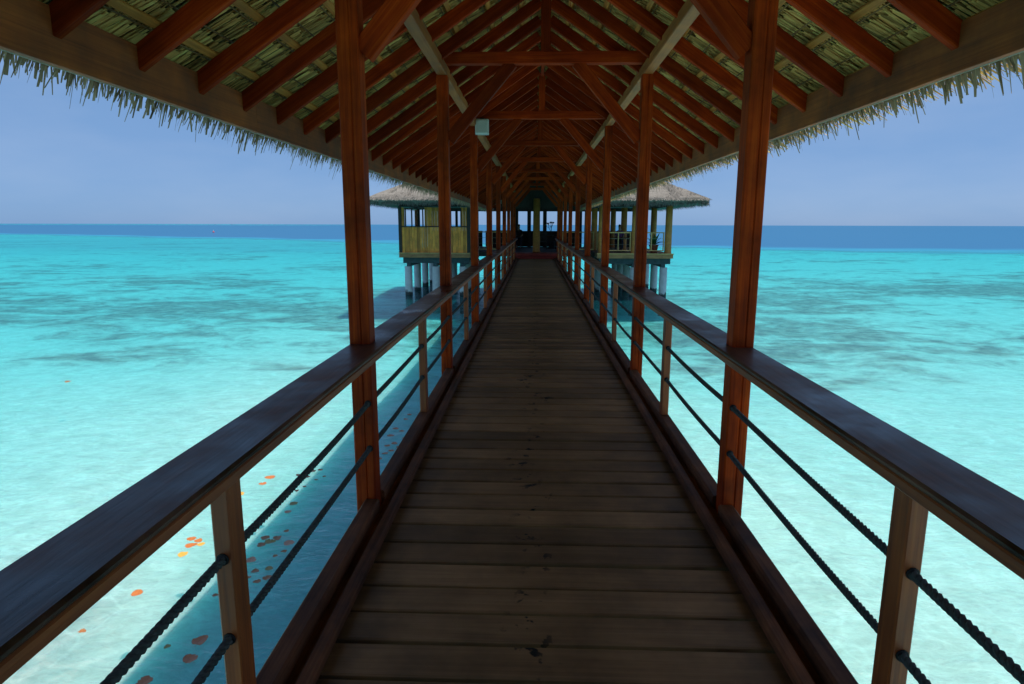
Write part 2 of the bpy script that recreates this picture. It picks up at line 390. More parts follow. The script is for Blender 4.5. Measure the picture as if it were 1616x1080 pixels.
    r2 = N(nt, 'ShaderNodeTexNoise', i_Scale=7.0, i_Detail=3.0, i_Roughness=0.55); L.new(mp.outputs[0], r2.inputs['Vector'])
    b1 = N(nt, 'ShaderNodeBump', i_Strength=0.55, i_Distance=0.22); L.new(r1.outputs[0], b1.inputs['Height'])
    b2 = N(nt, 'ShaderNodeBump', i_Strength=0.45, i_Distance=0.035); L.new(r2.outputs[0], b2.inputs['Height']); L.new(b1.outputs[0], b2.inputs['Normal'])
    gl = N(nt, 'ShaderNodeBsdfGlossy', i_Roughness=0.06); L.new(b2.outputs[0], gl.inputs['Normal'])
    fr = N(nt, 'ShaderNodeFresnel', i_IOR=1.33); L.new(b2.outputs[0], fr.inputs['Normal'])
    fm = N(nt, 'ShaderNodeMath', operation='MINIMUM', i_1=0.27); L.new(fr.outputs[0], fm.inputs[0])
    mx = N(nt, 'ShaderNodeMixShader'); L.new(fm.outputs[0], mx.inputs[0]); L.new(body.outputs[0], mx.inputs[1]); L.new(gl.outputs[0], mx.inputs[2])
    L.new(mx.outputs[0], out.inputs[0])
    return m

def seabed_material():
    m, nt, out = new_mat('sand_and_reef'); L = nt.links
    g = N(nt, 'ShaderNodeNewGeometry'); sx = N(nt, 'ShaderNodeSeparateXYZ'); L.new(g.outputs['Position'], sx.inputs[0])
    mpr = N(nt, 'ShaderNodeMapping'); mpr.inputs['Scale'].default_value = (0.72, 1.0, 1.0); mpr.inputs['Rotation'].default_value = (0, 0, R(-6)); mpr.inputs['Location'].default_value = (3.0, 1.5, 0); L.new(g.outputs['Position'], mpr.inputs['Vector'])
    n1 = N(nt, 'ShaderNodeTexNoise', i_Scale=0.11, i_Detail=3.0, i_Roughness=0.55); L.new(mpr.outputs[0], n1.inputs['Vector'])
    n2 = N(nt, 'ShaderNodeTexNoise', i_Scale=0.62, i_Detail=8.0, i_Roughness=0.66, i_Distortion=0.4); L.new(mpr.outputs[0], n2.inputs['Vector'])
    yy = N(nt, 'ShaderNodeMath', operation='MULTIPLY', i_1=1 / 200.0); L.new(sx.outputs[1], yy.inputs[0])
    wob = N(nt, 'ShaderNodeMath', operation='MULTIPLY_ADD', i_1=0.045); L.new(n1.outputs[0], wob.inputs[0]); L.new(yy.outputs[0], wob.inputs[2])
    band = ramp(nt, [(0.0, 0.0), (0.105, 0.0), (0.14, 0.52), (0.24, 0.52), (0.31, 0.22), (0.6, 0.16), (0.8, 0.0)]); L.new(wob.outputs[0], band.inputs[0])
    s1 = N(nt, 'ShaderNodeMath', operation='MULTIPLY', i_1=0.55); L.new(n1.outputs[0], s1.inputs[0])
    s2 = N(nt, 'ShaderNodeMath', operation='MULTIPLY_ADD', i_1=0.75); L.new(n2.outputs[0], s2.inputs[0]); L.new(s1.outputs[0], s2.inputs[2])
    s3 = N(nt, 'ShaderNodeMath', operation='MULTIPLY_ADD', i_1=0.30); L.new(band.outputs[0], s3.inputs[0]); L.new(s2.outputs[0], s3.inputs[2])
    msk = N(nt, 'ShaderNodeMapRange', interpolation_type='SMOOTHSTEP'); msk.inputs['From Min'].default_value = 0.70; msk.inputs['From Max'].default_value = 0.90; L.new(s3.outputs[0], msk.inputs[0])
    gate = N(nt, 'ShaderNodeMapRange'); gate.inputs['From Min'].default_value = 0.0; gate.inputs['From Max'].default_value = 0.12; L.new(band.outputs[0], gate.inputs[0])
    mg = N(nt, 'ShaderNodeMath', operation='MULTIPLY'); L.new(msk.outputs[0], mg.inputs[0]); L.new(gate.outputs[0], mg.inputs[1])
    mg2 = N(nt, 'ShaderNodeMath', operation='MULTIPLY', i_1=0.8); L.new(mg.outputs[0], mg2.inputs[0]); mg = mg2
    n4 = N(nt, 'ShaderNodeTexNoise', i_Scale=2.2, i_Detail=5.0); L.new(g.outputs['Position'], n4.inputs['Vector'])
    sand = ramp(nt, [(0.3, (0.70, 0.69, 0.61)), (0.7, (0.84, 0.83, 0.75))]); L.new(n4.outputs[0], sand.inputs[0])
    reef = ramp(nt, [(0.35, (0.19, 0.135, 0.12)), (0.65, (0.46, 0.34, 0.27))]); L.new(n4.outputs[0], reef.inputs[0])
    mx = N(nt, 'ShaderNodeMix', data_type='RGBA'); L.new(mg.outputs[0], mx.inputs[0]); L.new(sand.outputs[0], mx.inputs[6]); L.new(reef.outputs[0], mx.inputs[7])
    b = N(nt, 'ShaderNodeBsdfPrincipled', i_Roughness=0.9, subsurface_method='BURLEY'); L.new(mx.outputs[2], b.inputs['Base Color'])
    b.inputs['Specular IOR Level'].default_value = 0.0
    # light wanders sideways through water and sand, blue and green further than red
    b.inputs['Subsurface Weight'].default_value = 0.7; b.inputs['Subsurface Radius'].default_value = (0.15, 1.0, 1.05); b.inputs['Subsurface Scale'].default_value = 1.9
    bp = N(nt, 'ShaderNodeBump', i_Strength=0.5, i_Distance=0.08); L.new(n2.outputs[0], bp.inputs['Height']); L.new(bp.outputs[0], b.inputs['Normal'])
    L.new(b.outputs[0], out.inputs[0])
    return m

vs = np.stack([GX, GY, np.zeros_like(GX)], -1).reshape(-1, 3)
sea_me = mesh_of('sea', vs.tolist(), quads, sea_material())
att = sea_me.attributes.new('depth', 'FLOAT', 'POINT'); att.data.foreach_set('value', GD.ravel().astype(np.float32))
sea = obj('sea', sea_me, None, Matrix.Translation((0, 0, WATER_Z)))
tag(sea, 'clear turquoise lagoon water, deep blue beyond the reef edge', 'sea', kind='structure')
GA = np.minimum(0.62 * depth_bed(GX, GY), 1.35) * np.interp(np.hypot(GX, GY), [0, 25, 55, 88, 1e5], [1, 1, 0.40, 0.04, 0.04])     # apparent depth, water bends the view up
vb = np.stack([GX, GY, -GA], -1).reshape(-1, 3)
bed = obj('seabed', mesh_of('seabed', vb.tolist(), quads, seabed_material(), True), None, Matrix.Translation((0, 0, WATER_Z)))
tag(bed, 'pale sand seabed with dark coral reef patches', 'seabed', kind='structure')

# ------------------------------------------------------------------ boardwalk
CX = 0.088                                 # middle of the walk
BAY = 3.41
POST_Y = [BAY * i + 0.06 for i in range(-2, 10)]
Y0, Y1 = -7.2, 31.4
walk = empty('boardwalk', (CX, Y0, 0)); tag(walk, 'dark weathered plank boardwalk leading over the water to the pavilion', 'boardwalk', kind='structure')
PITCH = 0.2043
plank_meshes = []
for k in range(6):
    me = prism_mesh('plank', rect_prof(PITCH - 0.024, 0.060, 0.006), 1.80, M_DECK)
    plank_meshes.append(me)
i0 = int((Y0 - 2.066) / PITCH)
y = 2.066 + i0 * PITCH
while y < Y1:
    z = random.uniform(-0.003, 0.002)
    m = Matrix.Translation((CX - 0.90 + random.uniform(-.006, .006), y + PITCH / 2, -0.030 + z)) @ Matrix.Rotation(random.uniform(-.0025, .0025), 4, 'Z') @ Matrix.Rotation(random.uniform(-.012, .012), 4, 'X')
    obj('plank', random.choice(plank_meshes), walk, m)
    y += PITCH
for s in (-1, 1):
    beam('kerb', (CX + s * 0.897, Y0, 0.027), (CX + s * 0.897, Y1, 0.027), 0.062, 0.054, M_KERB, walk, c=0.012)
    beam('edge_board', (CX + s * 0.955, Y0, 0.004), (CX + s * 0.955, Y1, 0.004), 0.05, 0.04, M_KERB, walk)
    beam('joist', (CX + s * 0.75, Y0, -0.17), (CX + s * 0.75, Y1, -0.17), 0.10, 0.20, M_UNDER, walk)
    beam('side_joist', (CX + s * 1.03, Y0, -0.20), (CX + s * 1.03, Y1, -0.20), 0.08, 0.16, M_UNDER, walk)
pile_me = lathe_mesh('pile', [(0.16, -5.0), (0.16, -0.36)], M_PILE, 16)
for y in POST_Y[::2]:
    beam('cross_beam', (CX - 1.05, y, -0.32), (CX + 1.05, y, -0.32), 0.16, 0.14, M_UNDER, walk)
    for s in (-1, 1):
        obj('pile', pile_me, walk, Matrix.Translation((CX + s * 0.8, y, 0)))

# ------------------------------------------------------------------ walkway roof frame
roof = empty('thatched_walkway_canopy', (CX, 0, 0))
tag(roof, 'long thatched gable canopy on red timber posts over the boardwalk', 'canopy')
PX0, PX1 = 0.990, 1.105                    # post, distance from the middle
PC = (PX0 + PX1) / 2
PLATE_Z = 3.15
groove = [(-0.0575, -0.06), (0.0575, -0.06), (0.0575, 0.06), (0.006, 0.06), (0.0, 0.052), (-0.006, 0.06), (-0.0575, 0.06)]
def post_prof(w, d, g=0.006):
    a, b, c = w / 2, d / 2, 0.007
    # (y,z) of the local frame, groove on both broad faces
    return [(-a + c, -b), (-g + 0.01, -b), (0.01, -b + 0.006), (g + 0.01, -b), (a - c, -b), (a, -b + c), (a, b - c), (a - c, b), (g - 0.008, b), (-0.008, b - 0.006), (-g - 0.008, b), (-a + c, b), (-a, b - c), (-a, -b + c)]
for y in POST_Y:
    for s in (-1, 1):
        beam('post', (CX + s * PC, y, -0.30), (CX + s * PC, y, PLATE_Z), 0.115, 0.12, M_POST, roof, up=(0, 1, 0), prof=post_prof(0.115, 0.12))
        # knee brace up to the tie beam
        beam('brace', (CX + s * (PX0 - 0.005), y, 2.52), (CX + s * 0.33, y, 3.275), 0.07, 0.12, M_FRAME, roof, up=(0, 0, 1))
    beam('tie_beam', (CX - 1.16, y + .002, 3.318), (CX + 1.16, y + .002, 3.318), 0.115, 0.112, M_FRAME, roof)
    beam('king_post', (CX + 0.01, y, 3.376), (CX + 0.01, y, 3.93), 0.10, 0.10, M_FRAME, roof, up=(0, 1, 0))
RY1 = 33.2
for s in (-1, 1):
    for k in range(len(POST_Y) - 1):
        ya, yb = POST_Y[k], POST_Y[k + 1]
        if k == 0: ya = Y0
        beam('wall_plate', (CX + s * PC, ya + 0.001, PLATE_Z + 0.055), (CX + s * PC, yb - 0.001, PLATE_Z + 0.055), 0.10, 0.105, M_PLATE, roof)
    beam('wall_plate', (CX + s * PC, POST_Y[-1], PLATE_Z + 0.055), (CX + s * PC, RY1, PLATE_Z + 0.055), 0.10, 0.105, M_PLATE, roof)
RIDGE = (0.10, 3.90)                       # underside of the rafters at the ridge (x, z)
EAVE = {-1: (-2.08, 2.445), 1: (2.11, 2.525)}
beam('ridge_beam', (RIDGE[0], Y0, 3.955), (RIDGE[0], RY1, 3.955), 0.05, 0.16, M_FRAME, roof)
RAF = []
y = 3.49 - 0.606 * 17
while y < RY1:
    RAF.append(y); y += 0.606
for s in (-1, 1):
    ex, ez = EAVE[s]
    u = Vector((ex - RIDGE[0], 0, ez - RIDGE[1])); SL = u.length; u.normalize()
    nrm = Vector((-u.z, 0, u.x)); 
    if nrm.z < 0: nrm = -nrm
    o = Vector((RIDGE[0], 0, RIDGE[1]))
    H = 0.115
    for y in RAF:
        p0 = o + nrm * (H / 2) + u * 0.03 + Vector((0, y, 0)); p1 = o + nrm * (H / 2) + u * (SL) + Vector((0, y, 0))
        beam('rafter', p0, p1, 0.052, H, M_FRAME, roof, up=nrm)
    # battens over the rafters
    nb = 7
    for k in range(nb):
        sdist = 0.22 + k * 0.365
        c = o + nrm * (H + 0.016) + u * sdist
        if sdist > SL: break
        beam('batten', c + Vector((0, Y0, 0)), c + Vector((0, RY1, 0)), 0.05, 0.03, M_BATTEN, roof, up=nrm)
    # fascia
    fx = ex + s * 0.022
    fz0, fz1 = ez - 0.115, ez + 0.125
    yk = [Y0, -3.2, 0.9, 4.9, 9.0, 13.1, 17.2, 21.3, 25.4, 29.5, RY1]
    for a, b in zip(yk[:-1], yk[1:]):
        beam('fascia', (fx, a + 0.0015, (fz0 + fz1) / 2), (fx, b - 0.0015, (fz0 + fz1) / 2), 0.036, fz1 - fz0, M_FASCIA, roof, c=0.003)
        beam('fascia_trim', (fx + s * 0.03, a + .001, fz0 + 0.012), (fx + s * 0.03, b - .001, fz0 + 0.012), 0.014, 0.022, M_TRIM, roof, c=0.002)

def blades(name, recs, mat, parent, seg=2):
    """recs: arrays base(n,3) dir(n,3) side(n,3) length width tone(n,3) droop(n,3)"""
    base, d, sd_, Ln, Wd, tone, droop, taper = recs
    n = len(base)
    rows = []
    for k in range(seg + 1):
        t = k / seg
        ctr = base + d * (Ln * t)[:, None] + droop * (t * t)
        w = Wd * (1 - (1 - taper) * t)
        rows.append(ctr - sd_ * (w / 2)[:, None]); rows.append(ctr + sd_ * (w / 2)[:, None])
    V = np.stack(rows, 1).reshape(-1, 3)
    per = 2 * (seg + 1)
    F = []
    b0 = np.arange(n) * per
    for k in range(seg):
        F.append(np.stack([b0 + 2 * k, b0 + 2 * k + 1, b0 + 2 * k + 3, b0 + 2 * k + 2], -1))
    F = np.concatenate(F, 0)
    me = bpy.data.meshes.new(name)
    me.vertices.add(len(V)); me.vertices.foreach_set('co', V.astype(np.float32).ravel())
    me.loops.add(F.size); me.loops.foreach_set('vertex_index', F.astype(np.int32).ravel())
    me.polygons.add(len(F)); me.polygons.foreach_set('loop_start', np.arange(0, F.size, 4, dtype=np.int32))
    me.polygons.foreach_set('loop_total', np.full(len(F), 4, dtype=np.int32))
    me.materials.append(mat); me.update(calc_edges=True)
    a = me.attributes.new('tone', 'FLOAT_COLOR', 'POINT')
    c4 = np.concatenate([np.repeat(tone, per, 0), np.ones((n * per, 1))], 1)
    a.data.foreach_set('color', c4.astype(np.float32).ravel())
    o = obj(name, me, parent)
    o['kind'] = 'stuff'
    return o

def unit(a): return a / np.linalg.norm(a, axis=1, keepdims=True)
rng = np.random.default_rng(11)

for s in (-1, 1):
    ex, ez = EAVE[s]
    u = np.array([ex - RIDGE[0], 0, ez - RIDGE[1]]); SL = np.linalg.norm(u); u /= SL
    nr = np.array([-u[2], 0, u[0]]); nr = nr if nr[2] > 0 else -nr
    o = np.array([RIDGE[0], 0, RIDGE[1]]) + nr * 0.147
    bs, ds, ss, Ls, Ws, ts, dr, tp = [], [], [], [], [], [], [], []
    nrow = 15
    for k in range(nrow):
        s0 = 0.0 + k * 0.1825
        n = int((RY1 - Y0) / 0.0105)
        yy = np.linspace(Y0, RY1, n) + rng.normal(0, 0.008, n)
        # leaves folded in bundles: tone varies slowly with small jitter
        base = o[None] + u[None] * (s0 - 0.05 + rng.normal(0, .012, n))[:, None] + nr[None] * (0.004 + rng.random(n) * 0.014)[:, None]
        base[:, 1] = yy
        ang = rng.normal(0, 0.07, n) + 0.05 * np.sin(yy * 3.1 + k)
        d = u[None] * np.cos(ang)[:, None] + np.array([0, 1, 0])[None] * np.sin(ang)[:, None] + nr[None] * (0.10 + rng.normal(0, .02, n))[:, None]
        d = unit(d)
        tilt = rng.normal(0, 0.25, n)
        side = np.array([0, 1, 0])[None] * np.cos(tilt)[:, None] + nr[None] * np.sin(tilt)[:, None]
        bundle = 0.5 + 0.5 * np.sin(np.floor(yy / 0.22) * 12.9898 + k * 4.7 + s)
        v = 0.86 + 0.18 * bundle + rng.normal(0, 0.16, n)
        gsh = np.clip(rng.normal(0.35, 0.3, n), 0, 1)[:, None]
        tone = np.clip((np.array([0.92, 0.50, 0.16])[None] * (1 - gsh) + np.array([0.74, 0.44, 0.14])[None] * gsh) * np.clip(v, .3, 1.3)[:, None], 0.02, 0.85)
        dk = rng.random(n) < 0.05
        tone[dk] *= 0.35
        bs.append(base); ds.append(d); ss.append(side); Ls.append(rng.uniform(.24, .38, n)); Ws.append(rng.uniform(.007, .021, n)); ts.append(tone)
        dr.append(np.zeros((n, 3))); tp.append(np.full(n, 0.75))
    blades('thatch', (np.concatenate(bs), np.concatenate(ds), np.concatenate(ss), np.concatenate(Ls), np.concatenate(Ws), np.concatenate(ts), np.concatenate(dr), np.concatenate(tp)), M_THATCH, roof, seg=1)
    # solid thatch body above
    t0, t1 = 0.05, 0.24
    a0 = o + nr * t0; e0 = o + nr * t0 + u * (SL + 0.10); e1 = o + nr * t1 + u * (SL + 0.14); a1 = o + nr * t1
    prof = [a0, e0, e1, a1]
    vv = [(p[0], yv, p[2]) for yv in (Y0 - .05, RY1) for p in prof]
    ff = [(0, 1, 5, 4), (1, 2, 6, 5), (2, 3, 7, 6), (3, 0, 4, 7), (0, 3, 2, 1), (4, 5, 6, 7)]
    obj('thatch_body', mesh_of('thatch_body', vv, ff, M_SLAB), roof)
    # stitched lath lines under the thatch
    for k in range(14):
        c = Vector(o + u * (0.09 + k * 0.1825) + nr * -0.001)
        if (0.09 + k * 0.1825) > SL - .05: break
        beam('lath', c + Vector((0, Y0, 0)), c + Vector((0, RY1, 0)), 0.010, 0.007, M_LATH, roof, up=nr, c=0.002)
    # ragged eave fringe
    bs, ds, ss, Ls, Ws, ts, dr, tp = [], [], [], [], [], [], [], []
    for layer in range(4):
        n = int((RY1 - Y0) * 120)
        yy = rng.uniform(Y0, RY1, n)
        cl = np.round(yy / 0.075)                       # tufts
        cj = np.sin(cl * 91.7 + layer * 13.1) 
        yy = yy * 0.45 + (cl * 0.075) * 0.55
        base = np.stack([np.full(n, ex + s * (0.05 + 0.035 * layer)), yy, np.full(n, ez + 0.06 + 0.03 * layer)], 1)
        base += rng.normal(0, 0.012, (n, 3))
        ang = 0.14 * cj + rng.normal(0, 0.10, n)
        out_ = rng.normal(0.38, 0.12, n)
        d = unit(np.stack([s * out_, np.sin(ang), -np.ones(n)], 1))
        side = unit(np.stack([rng.normal(0, .35, n), np.ones(n), np.sin(ang)], 1))
        Ln = np.clip(rng.normal(0.205, 0.045, n) + 0.035 * cj - 0.010 * layer, 0.1, 0.40)
        lo = rng.random(n) < 0.008; Ln[lo] *= 1.35
        g = np.clip(rng.normal(0.9, 0.22, n), .3, 1.5)[:, None]
        tone = np.array([0.52, 0.325, 0.20])[None] * g
        bs.append(base); ds.append(d); ss.append(side); Ls.append(Ln); Ws.append(rng.uniform(.012, .034, n)); ts.append(tone)
        dr.append(np.stack([s * rng.uniform(-.02, .03, n), rng.normal(0, .02, n), -rng.uniform(0, .02, n)], 1)); tp.append(rng.uniform(.1, .55, n))
    blades('fringe', (np.concatenate(bs), np.concatenate(ds), np.concatenate(ss), np.concatenate(Ls), np.concatenate(Ws), np.concatenate(ts), np.concatenate(dr), np.concatenate(tp)), M_FRINGE, roof, seg=2)

cap = [(-0.34, 3.93), (0.1, 4.22), (0.54, 3.93), (0.56, 4.02), (0.1, 4.42), (-0.36, 4.02)]
rc = mesh_of('ridge_cap', [(p[0], yv, p[1]) for yv in (Y0 - .06, RY1) for p in cap], [(0, 1, 7, 6), (1, 2, 8, 7), (2, 3, 9, 8), (3, 4, 10, 9), (4, 5, 11, 10), (5, 0, 6, 11), (5, 4, 1, 0), (4, 3, 2, 1), (6, 7, 10, 11), (7, 8, 9, 10)], M_SLAB)
obj('ridge_cap', rc, roof)

# ------------------------------------------------------------------ railings
def rope_mesh(L, r=0.0152, pitch=0.07, seg=14, sag=0.0):
    v, f = [], []
    n = int(L / pitch * seg)
    rs = r * 0.62; off = r * 0.38
    for st in range(3):
        ph = st * 2 * math.pi / 3
        b = len(v)
        for i in range(n + 1):
            x = L * i / n
            a = 2 * math.pi * x / pitch + ph
            t = x / L
            cy, cz = off * math.cos(a), off * math.sin(a) - sag * 4 * t * (1 - t)
            for k in range(6):
                q = 2 * math.pi * k / 6
                v.append((x, cy + rs * math.cos(q), cz + rs * math.sin(q)))
        for i in range(n):
            for k in range(6):
                k2 = (k + 1) % 6
                f.append((b + i * 6 + k, b + i * 6 + k2, b + (i + 1) * 6 + k2, b + (i + 1) * 6 + k))
    return mesh_of('rope', v, f, M_ROPE, True)

HALF = BAY / 2
ropes = [rope_mesh(HALF, sag=sg) for sg in (0.004, 0.012)]
collar = lathe_mesh('collar', [(0.016, -0.003), (0.0195, -0.002), (0.0195, 0.003), (0.016, 0.004)], M_BLACK, 10)
bal_me = prism_mesh('baluster', rect_prof(0.058, 0.088), 0.845, M_BAL)
for s in (-1, 1):
    rl = empty('railing', (CX + s * 1.0, 0, 0))
    tag(rl, 'dark varnished handrail with rope lines beside the shaded water and floating leaves' if s < 0 else
        'dark varnished handrail with rope lines facing open sunlit water', 'railing')
    # handrail in two lengths per bay, scarfed over the posts
    for k in range(len(POST_Y)):
        ya = POST_Y[k]; yb = POST_Y[k + 1] if k + 1 < len(POST_Y) else Y1
        if yb - ya < 0.1: continue
        beam('handrail', (CX + s * 1.0085, ya + .0008, 0.987), (CX + s * 1.0085, yb - .0008, 0.987), 0.199, 0.024, M_RAIL, rl, c=0.008)
        beam('under_rail', (CX + s * 1.0085, ya + .0012, 0.9565), (CX + s * 1.0085, yb - .0012, 0.9565), 0.191, 0.036, M_BAL, rl, c=0.005)
        beam('bottom_rail', (CX + s * 1.012, ya + 0.061, 0.012), (CX + s * 1.012, yb - 0.061, 0.012), 0.085, 0.156, M_KERB, rl, c=0.009)
        ym = ya + HALF
        if ym < Y1 - 0.3:
            m = Matrix.Translation((CX + s * 1.012, ym, 0.092)) @ frame((0, 0, 0), (0, 0, 1), (0, 1, 0))[0]
            obj('baluster', bal_me, rl, m)
        if yb - ya > BAY - 0.1:
            for z in (0.66, 0.395):
                for h in (0, 1):
                    y_ = ya + h * HALF
                    m, _ = frame((CX + s * 1.014, y_, z), (CX + s * 1.014 - s * 0.0 , y_ + HALF, z))
                    obj('rope', random.choice(ropes), rl, m)
                    dy = 0.063 if h == 0 else 0.046
                    obj('collar', collar, rl, Matrix.Translation((CX + s * 1.014, y_ - dy, z)) @ Matrix.Rotation(R(90), 4, 'X'))

# ------------------------------------------------------------------ loudspeaker under a truss
sp = empty('wall_speaker', (-0.80, POST_Y[5] - 0.12, 3.0)); tag(sp, 'small pale box loudspeaker hung under a tie beam', 'loudspeaker')
def box(name, cx, cy, cz, sx, sy, sz, mat, parent, c=0.006):
    return beam(name, (cx - sx / 2, cy, cz), (cx + sx / 2, cy, cz), sy, sz, mat, parent, c=c)
ys_ = POST_Y[5] - 0.10
box('cabinet', -0.82, ys_, 3.13, 0.20, 0.17, 0.22, M_WHITE, sp, 0.012)
M_GRILLE = plain('speaker_grille', (0.55, 0.58, 0.55), 0.6, var=0.1, scale=80, bump=0.5)
box('grille', -0.82, ys_ - 0.09, 3.13, 0.17, 0.012, 0.19, M_GRILLE, sp, 0.003)
box('bracket', -0.82, ys_ + 0.02, 3.252, 0.06, 0.05, 0.03, M_BLACK, sp, 0.003)

# ------------------------------------------------------------------ pavilion
FL = 0.26                                   # pavilion floor
YF = 31.9                                   # front of the wings
pav = empty('overwater_pavilion', (CX, 36, WATER_Z)); tag(pav, 'thatched restaurant pavilion on concrete piles at the end of the boardwalk', 'pavilion')
LX0, LX1 = -6.75, -3.25
RX0, RX1 = 3.25, 6.85
YB = 41.5
def slab(x0, x1, y0, y1, z0, z1, name, mat):
    return beam(name, (x0, (y0 + y1) / 2, (z0 + z1) / 2), (x1, (y0 + y1) / 2, (z0 + z1) / 2), y1 - y0, z1 - z0, mat, pav, c=0.01)
slab(LX0, LX1, YF, YB, 0.02, FL, 'floor', M_SKIRT)
slab(RX0 - .1, RX1, YF, YB, 0.02, FL, 'floor', M_SKIRT)
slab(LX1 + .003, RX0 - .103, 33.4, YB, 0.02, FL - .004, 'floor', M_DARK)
# landing and red steps
slab(CX - 1.25, CX + 1.25, 31.42, 31.75, -0.08, 0.12, 'step', M_RED)
slab(CX - 1.25, CX + 1.25, 31.753, 33.397, -0.08, FL - 0.002, 'step', M_RED)
# skirts and under beams
for x0, x1 in ((LX0, LX1), (RX0 - .1, RX1)):
    beam('skirt_board', (x0 - .02, YF - 0.025, 0.12), (x1 + .02, YF - 0.025, 0.12), 0.045, 0.20, M_SKIRT, pav)
    beam('skirt_cap', (x0 - .04, YF - 0.04, 0.245), (x1 + .04, YF - 0.04, 0.245), 0.09, 0.045, M_CREAM, pav)
    for k in range(4):
        yy = YF + 0.35 + k * 2.5
        beam('under_beam', (x0 + .12, yy, -0.13), (x1 - .05, yy, -0.13), 0.26, 0.28, M_UNDER, pav)
    for xx in (x0 + .4, (x0 + x1) / 2, x1 - .4):
        beam('floor_joist', (xx, YF + .2, -0.352), (xx, YB - .3, -0.352), 0.2, 0.16, M_UNDER, pav)
ppile = lathe_mesh('pile', [(0.19, -6.5), (0.19, -0.44)], M_PILE, 20)
for x0, x1 in ((LX0, LX1), (RX0 - .1, RX1)):
    for xx in (x0 + .35, (x0 + x1) / 2, x1 - .35):
        for k in range(4):
            obj('pile', ppile, pav, Matrix.Translation((xx, YF + 0.35 + k * 2.5, 0)))
for xx in (-1.6, 0, 1.6):
    for yy in (34.5, 38, 41): obj('pile', ppile, pav, Matrix.Translation((xx, yy, 0)))
# cladding of the closed wing: board by board
BW = 0.128
bd_low = prism_mesh('cladding_board', rect_prof(BW - .006, 0.024, 0.003), 1.28, M_SIDING)
bd_up = prism_mesh('cladding_board', rect_prof(BW - .006, 0.024, 0.003), 0.93, M_SIDING)
def upm(x, y, z, yaw=0):
    return Matrix.Translation((x, y, z)) @ Matrix.Rotation(yaw, 4, 'Z') @ frame((0, 0, 0), (0, 0, 1), (0, 1, 0))[0]
OPEN_F = [(-6.45, -5.52), (-4.45, -3.62)]
x = LX0 + BW / 2
while x < LX1 - 0.02:
    obj('cladding_board', bd_low, pav, upm(x, YF + 0.04 + random.uniform(-.004, .004), FL + .006))
    if not any(a < x < b for a, b in OPEN_F):
        obj('cladding_board', bd_up, pav, upm(x, YF + 0.04 + random.uniform(-.004, .004), 1.56))
    x += BW
yy = YF + 0.12
while yy < 37.0:
    for xw in (LX0 + .01, LX1 + .012):
        obj('cladding_board', bd_low, pav, upm(xw, yy, FL + .006, R(90)))
        if not (33.2 < yy < 36.2): obj('cladding_board', bd_up, pav, upm(xw, yy, 1.56, R(90)))
    yy += BW
beam('sill', (LX0 - .02, YF + 0.022, 1.55), (LX1 + .02, YF + 0.022, 1.55), 0.075, 0.05, M_DARK, pav)
for a, b in OPEN_F:
    win = obj('window', prism_mesh('window', rect_prof(0.07, 0.06), b - a, M_DARK), pav, frame((a, YF + 0.03, 2.43), (b, YF + 0.03, 2.43))[0])
    for xx in (a + .03, (a + b) / 2 - .12, b - .03):
        beam('mullion', (xx, YF + 0.03, 1.576), (xx, YF + 0.03, 2.40), 0.06, 0.07, M_DARK, win, up=(0, 1, 0))
for xx, yy in ((LX0 + .05, YF + .045), (LX1 - .03, YF + .045), (LX0 + .05, 37.1), (LX1 - .05, 37.1), (LX0 + .05, YB - .2), ((LX0 + LX1) / 2, YB - .2)):
    beam('corner_post', (xx, yy, FL), (xx, yy, 2.55), 0.16, 0.10, M_DARK, pav, up=(0, 1, 0))
# round columns of the open wing and the hall
colm = lathe_mesh('column', [(0.19, 0), (0.19, 0.03), (0.175, 0.04), (0.17, 1.2), (0.165, 2.34)], M_COLUMN, 18)
for xx in (RX0 + .1, 5.0, RX1 - .2):
    for yy in (YF + .25, 36.2, YB - .3):
        obj('column', colm, pav, Matrix.Translation((xx, yy, FL + .001)))
colt = lathe_mesh('hall_column', [(0.20, 0), (0.20, 0.04), (0.185, 0.05), (0.17, 2.7)], M_COLUMN, 18)
obj('hall_column', colt, pav, Matrix.Translation((CX + .02, 33.2, FL + .001)))
for xx in (-2.9, -1.15, -0.34, 0.66, 1.65, 2.9):
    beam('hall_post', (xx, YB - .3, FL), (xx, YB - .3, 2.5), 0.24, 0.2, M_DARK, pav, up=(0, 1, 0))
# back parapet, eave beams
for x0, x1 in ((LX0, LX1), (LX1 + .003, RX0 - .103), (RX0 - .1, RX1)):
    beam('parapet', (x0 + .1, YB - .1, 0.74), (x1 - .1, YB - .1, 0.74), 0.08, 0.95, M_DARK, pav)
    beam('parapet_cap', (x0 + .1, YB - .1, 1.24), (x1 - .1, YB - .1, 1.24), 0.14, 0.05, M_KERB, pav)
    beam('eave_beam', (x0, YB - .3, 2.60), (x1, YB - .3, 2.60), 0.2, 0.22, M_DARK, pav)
for x0, x1 in ((LX0, LX1), (RX0 - .1, RX1)):
    beam('eave_beam', (x0, YF + .25, 2.62), (x1, YF + .25, 2.62), 0.2, 0.18, M_DARK, pav)
    for xx in (x0 + .1, x1 - .1):
        beam('side_beam', (xx, YF + .36, 2.63), (xx, YB - .41, 2.63), 0.16, 0.16, M_DARK, pav)
beam('hall_beam', (LX1 + .2, 33.5, 2.66), (CX - 1.2, 33.5, 2.66), 0.16, 0.2, M_DARK, pav)
beam('hall_beam', (CX + 1.2, 33.5, 2.66), (RX0 - .2, 33.5, 2.66), 0.16, 0.2, M_DARK, pav)
slab(LX0 + .05, RX1 - .05, 33.65, YB - .05, 2.735, 2.77, 'added_dark_ceiling', M_DARK)  # lining added to darken the hall, keeps water bounce off the roof underside
